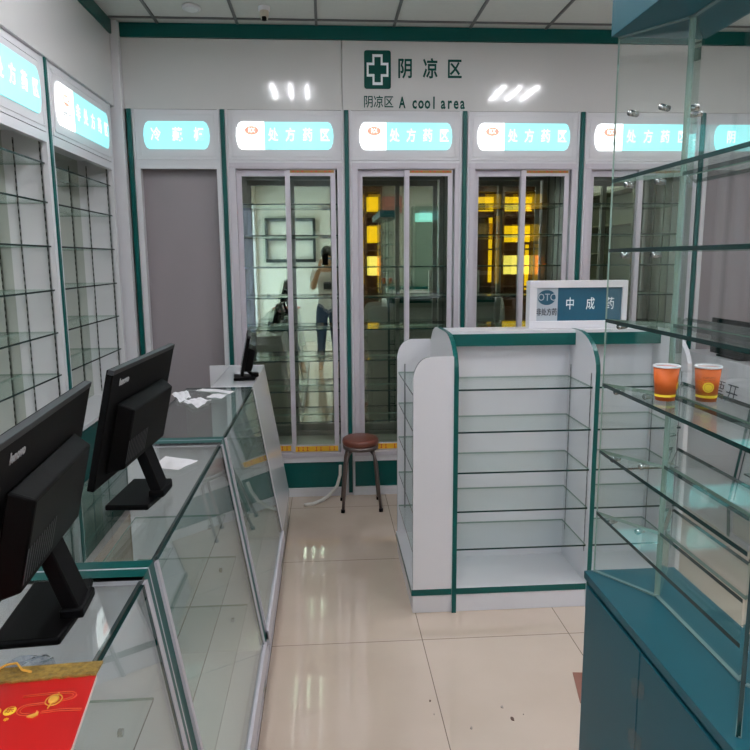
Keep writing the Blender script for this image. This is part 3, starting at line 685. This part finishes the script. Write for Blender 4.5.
# ------------------------------------------------------------------ counters on the right
XO = 2.34 - .36
t = thing('boarded_counter', 'white boarded counter with outlined characters behind the showcase', 'counter', (2.45, 4.07, 0))
pr = [(2.65, 0), (2.235, 0), (2.222, .19), (2.34, .95), (2.65, .95)]
B().prism(pr, 'Y', 3.605, 4.42, 0, 0).build('body', WHITE, t, bevel=.002)
sl = Vector((-.118, 0, -.76)).normalized()
for ch, y in (('票', 3.925), ('开', 3.79)):
    zc = .765; xs_ = 2.34 - .118*(.95-zc)/.76 - .002
    text('character', ch, .125, DARKINK, t, (xs_, y, zc), (0, -1, 0), -sl, .001, 1.0, -.0012)
counter(2.60, 3.60, 'green-edged glass counter on the far right, mostly hidden by the showcase', mir=True, xoff=2.34-.36)
t = thing('computer_monitor', 'black monitor on the right-hand counter behind the showcase', 'monitor', (2.42, 3.98, .951))
B().box(2.385, 2.405, 3.70, 4.18, .965, 1.18).build('screen_case', BLACK, t, bevel=.003)
B().box(2.405, 2.435, 3.82, 4.07, 1.03, 1.14).build('rear_housing', BLACK, t, bevel=.004)
B().box(2.425, 2.445, 3.94, 4.02, .96, 1.05).build('stand_arm', BLACK, t)
B().box(2.38, 2.50, 3.86, 4.10, .951, .963).build('stand_base', BLACK, t, bevel=.003)
# ------------------------------------------------------------------ bits on the floor
b = B(); b.prism([(.905, 2.37), (.99, 2.36), (.99, 2.15), (.868, 2.19)], 'Z', .0005, .004, 0, 0)
o = b.build('brown_card', mat('brown_card', (140, 95, 82), .7), None, Vector((.93, 2.27, 0))); tag(o, 'piece of brown card lying on the floor by the teal cupboard', 'card')
deb = [((512, 710), .010), ((505, 697), .006), ((470, 716), .006), ((431, 692), .004), ((434, 704), .003), ((523, 704), .003), ((416, 745), .004), ((474, 747), .003)]
def px(x, y):
    d = Vector(((x-375), (375-y), -700)); d = cam.matrix_world.to_3x3() @ d; k = -H/d.z; return Vector((d.x*k, d.y*k, 0))
nm_ = ['largest brown paint chip on the floor tiles before the display unit', 'pale curled flake left of the largest chip', 'pale flake nearest the tile joint', 'dark speck beside the long tile joint', 'tiny grey speck under the dark one', 'small speck right of the largest chip', 'dark crumb at the bottom left of the open floor', 'tiny crumb at the bottom edge of the frame']
spot = [(.607, 2.125), (.589, 2.19), (.459, 2.09), (.343, 2.245), (.346, 2.17), (.652, 2.145), (.277, 1.975), (.459, 1.96)]
for k, ((p, r_), nmk) in enumerate(zip(deb, nm_)):
    c = Vector((*spot[k], 0)); b = B(); n = 7
    pts = [(c.x+r_*(.5+.5*random.random())*math.cos(2*math.pi*j/n), c.y+1.6*r_*(.5+.5*random.random())*math.sin(2*math.pi*j/n)) for j in range(n)]
    b.prism(pts, 'Z', .0003, .0025, 0, 0); o = b.build('debris_flake', mat('flake_dark' if k in (0, 3, 6) else 'flake_pale', (95, 72, 62) if k in (0, 3, 6) else (150, 138, 130), .7), None, c)
    tag(o, nmk, 'debris', 'crumbs and flakes on the floor')
# ------------------------------------------------------------------ the rear of the shop, seen in the cabinet mirrors
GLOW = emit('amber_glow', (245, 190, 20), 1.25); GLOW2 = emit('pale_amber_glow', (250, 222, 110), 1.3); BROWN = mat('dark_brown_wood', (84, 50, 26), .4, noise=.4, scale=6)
def gold_case(x0, x1, label):
    t = thing('gold_display_case', label, 'display case', ((x0+x1)/2, -3.6, 0), 'amber-lit display cases at the rear'); W = x1-x0
    c = B(); c.box(x0, x1, -3.79, -3.72, 0, 2.85); c.box(x0, x0+.06, -3.72, -3.4, 0, 2.85); c.box(x1-.06, x1, -3.72, -3.4, 0, 2.85); c.box(x0+.06, x1-.06, -3.72, -3.4, 2.75, 2.85)
    c.box(x0+W*.36, x0+W*.46, -3.72, -3.38, 0, 2.75); c.box(x0+.06, x1-.06, -3.72, -3.42, 0, .8); c.build('carcass', BROWN, t)
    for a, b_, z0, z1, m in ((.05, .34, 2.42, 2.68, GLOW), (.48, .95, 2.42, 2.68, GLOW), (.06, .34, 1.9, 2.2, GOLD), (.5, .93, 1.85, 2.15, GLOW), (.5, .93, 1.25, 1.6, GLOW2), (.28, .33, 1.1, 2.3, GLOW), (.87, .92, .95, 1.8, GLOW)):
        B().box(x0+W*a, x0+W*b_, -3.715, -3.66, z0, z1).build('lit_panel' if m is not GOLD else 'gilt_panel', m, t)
    for z in (1.0, 1.7, 2.3): B().box(x0+.06, x1-.06, -3.71, -3.45, z, z+.03).build('shelf', BROWN, t)
    return t
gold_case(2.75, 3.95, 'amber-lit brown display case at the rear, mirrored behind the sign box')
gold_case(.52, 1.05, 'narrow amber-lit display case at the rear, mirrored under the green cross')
t = thing('wall_poster', 'pink poster on the rear wall, seen in the cabinet mirror', 'poster', (1.25, -3.78, 2.4)); B().box(1.07, 1.45, -3.795, -3.785, 2.4, 2.7).build('sheet', mat('pink_poster', (214, 140, 128), .6), t)
t = thing('olive_cabinet', 'tall olive-grey shelf cabinet on the right wall, mirrored behind the showcase', 'cabinet', (4.25, -1.6, 0))
OLV = mat('olive_laminate', (96, 100, 84), .5, noise=.2)
c = B(); c.box(4.36, 4.395, -2.9, .4, 0, 2.5); c.box(4.05, 4.36, -2.9, -2.86, 0, 2.5); c.box(4.05, 4.36, .36, .4, 0, 2.5); c.box(4.05, 4.36, -1.3, -1.26, 0, 2.46); c.box(4.05, 4.36, -2.86, .36, 2.46, 2.5); c.build('carcass', OLV, t)
for z in (.4, .8, 1.2, 1.6, 2.0): B().box(4.07, 4.36, -2.85, -1.31, z, z+.02).build('shelf', OLV, t); B().box(4.07, 4.36, -1.25, .35, z, z+.02).build('shelf', OLV, t)
B().box(4.04, 4.049, -1.9, -1.8, 0, 2.46).build('wood_strip', BROWN, t)
t = thing('wall_rack', 'dark metal rack on the rear wall, seen in the left cabinet mirror', 'rack', (-.6, -3.75, 1.5))
f = B()
for z in (1.5, 1.9, 2.25): f.box(-1.1, -.18, -3.79, -3.70, z, z+.06)
for x in (-1.1, -.22): f.box(x, x+.05, -3.79, -3.70, 1.5, 2.31)
f.build('frame', ALUD, t)
t = thing('floor_cabinet', 'low pale cabinet along the rear wall, seen in the mirrors', 'cabinet', (1.9, -3.5, 0))
B().box(1.15, 2.6, -3.79, -3.3, 0, 1.0).build('body', WHITE, t); B().box(1.15, 2.6, -3.79, -3.28, 1.0, 1.04).build('top', GREEN, t)
t = thing('tall_cabinet', 'grey-green tall cabinet at the rear, mirrored under the green cross', 'cabinet', (1.9, -3.6, 1.04))
B().box(1.62, 2.45, -3.79, -3.5, 1.045, 2.5).build('body', mat('green_grey', (110, 128, 118), .5), t)
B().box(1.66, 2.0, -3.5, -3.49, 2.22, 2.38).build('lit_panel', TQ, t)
# ------------------------------------------------------------------ person taking the picture (seen mirrored in the glass doors)
def skin(name, chain, mat_, parent, sub=2):
    """chain: list of (verts, radii, edges) joined to one skinned surface"""
    me = bpy.data.meshes.new(name); vs = [Vector(v[0])-root_loc(parent) for v in chain[0]]; me.from_pydata(vs, chain[1], [])
    ob = bpy.data.objects.new(name, me); COL.objects.link(ob); ob.parent = parent; me.materials.append(mat_)
    md = ob.modifiers.new('skin', 'SKIN'); sv = me.skin_vertices[0].data
    for i, v in enumerate(chain[0]):
        r_ = v[1]; sv[i].radius = r_ if isinstance(r_, tuple) else (r_, r_)
    sv[0].use_root = True; md.use_smooth_shade = True
    m2 = ob.modifiers.new('smooth', 'SUBSURF'); m2.levels = sub; m2.render_levels = sub; return ob
px_, py_ = .03, -.34
t = thing('person', 'person in white T-shirt and blue jeans holding up a phone, mirrored in the doors', 'person', (px_, py_, 0))
SK = mat('skin', (205, 160, 132), .5); JEAN = mat('denim', (62, 82, 118), .8, noise=.3, scale=60); TEE = mat('white_cotton', (225, 225, 228), .8); HAIR = mat('black_hair', (22, 18, 16), .5)
p = lambda x, y, z: (px_+x, py_+y, z)
V = [(p(0, 0, .92), (.10, .08)), (p(0, 0, 1.08), (.10, .075)), (p(0, 0, 1.24), (.12, .085)), (p(0, 0, 1.37), (.12, .085)), (p(0, .005, 1.44), (.052, .052)), (p(0, .015, 1.51), (.050, .055)), (p(0, .02, 1.58), (.072, .085)), (p(0, .015, 1.66), (.066, .08)),
     (p(-.17, 0, 1.37), .055), (p(-.21, .06, 1.15), .045), (p(-.15, .22, 1.33), .036), (p(-.10, .255, 1.44), .027),
     (p(.17, 0, 1.37), .055), (p(.22, .06, 1.15), .045), (p(.13, .22, 1.33), .036), (p(.05, .255, 1.44), .027),
     (p(-.09, 0, .84), .088), (p(-.10, .02, .48), .058), (p(-.11, -.01, .10), .038), (p(-.12, .08, .04), .034), (p(-.12, .15, .03), .026),
     (p(.09, 0, .84), .088), (p(.10, .02, .48), .058), (p(.11, -.01, .10), .038), (p(.12, .08, .04), .034), (p(.12, .15, .03), .026)]
E_ = [(0, 1), (1, 2), (2, 3), (3, 4), (4, 5), (5, 6), (6, 7), (3, 8), (8, 9), (9, 10), (10, 11), (3, 12), (12, 13), (13, 14), (14, 15), (0, 16), (16, 17), (17, 18), (18, 19), (19, 20), (0, 21), (21, 22), (22, 23), (23, 24), (24, 25)]
skin('body', (V, E_), SK, t)
V2 = [(p(0, 0, .80), (.160, .125)), (p(0, 0, .95), (.150, .118)), (p(0, 0, 1.08), (.140, .108)), (p(0, 0, 1.24), (.155, .115)), (p(0, 0, 1.375), (.13, .098)), (p(-.17, 0, 1.375), .070), (p(-.205, .045, 1.22), .062), (p(.17, 0, 1.375), .070), (p(.21, .045, 1.22), .062)]
skin('t_shirt', (V2, [(0, 1), (1, 2), (2, 3), (3, 4), (4, 5), (5, 6), (4, 7), (7, 8)]), TEE, t)
B().box(px_-.06, px_+.06, py_+.112, py_+.118, 1.14, 1.24).build('shirt_print', DARKINK, t)
V3 = [(p(0, 0, 1.0), (.138, .108)), (p(0, 0, .88), (.138, .112)), (p(-.09, 0, .82), .100), (p(-.10, .02, .48), .070), (p(-.11, -.005, .13), .052), (p(.09, 0, .82), .100), (p(.10, .02, .48), .070), (p(.11, -.005, .13), .052)]
skin('jeans', (V3, [(0, 1), (1, 2), (2, 3), (3, 4), (1, 5), (5, 6), (6, 7)]), JEAN, t)
hair = B().lathe([(.0, .115), (.045, .105), (.078, .07), (.092, .02), (.088, -.03), (.07, -.05)], p(0, -.008, 1.625), 24, sy=1.12).build('hair', HAIR, t)
hm = hair.modifiers.new('t', 'SOLIDIFY'); hm.thickness = .012
B().prism([(px_-.055, 1.50), (px_+.055, 1.50), (px_+.062, 1.565), (px_, 1.585), (px_-.062, 1.565)], 'Y', py_+.10, py_+.116, 0, 0).build('face_mask', mat('blue_mask', (110, 150, 190), .8), t)
for s_ in (-1, 1):
    B().lathe([(.0, -.009), (.009, -.004), (.009, .004), (0, .009)], p(s_*.028, .098, 1.605), 10).build('eye', BLACK, t)
    # hands: palm plus four unequal fingers and a thumb around the phone edge
    hx, hy, hz = (-.10 if s_ < 0 else .05), .255, 1.44; tx = -.03 + s_*.055
    HV = [(p(hx, hy-.005, hz-.01), .025), (p((hx+tx)/2+s_*.012, hy+.015, hz+.045), .027), (p(tx+s_*.012, hy+.025, hz+.075), .024)]; HE = [(0, 1), (1, 2)]
    for k, L_ in enumerate((.030, .038, .041, .036)):
        z = hz+.045+.019*k; i = len(HV)
        HV += [(p(tx+s_*.014, hy+.045, z), .0095), (p(tx+s_*.004, hy+.058, z+.004), .0085), (p(tx-s_*(L_-.018), hy+.057, z+.006), .0075)]; HE += [(2, i), (i, i+1), (i+1, i+2)]
    i = len(HV); HV += [(p(tx+s_*.010, hy+.012, hz+.06), .010), (p(tx-s_*.012, hy+.012, hz+.085), .0085)]; HE += [(2, i), (i, i+1)]
    skin('hand', (HV, HE), SK, t)
ph = thing('phone', 'black phone held up in both hands, mirrored in the doors', 'phone', (0, -.045, 1.50))
B().box(-.04, .04, -.052, -.044, 1.475, 1.63).build('phone_body', BLACK, ph, bevel=.003)
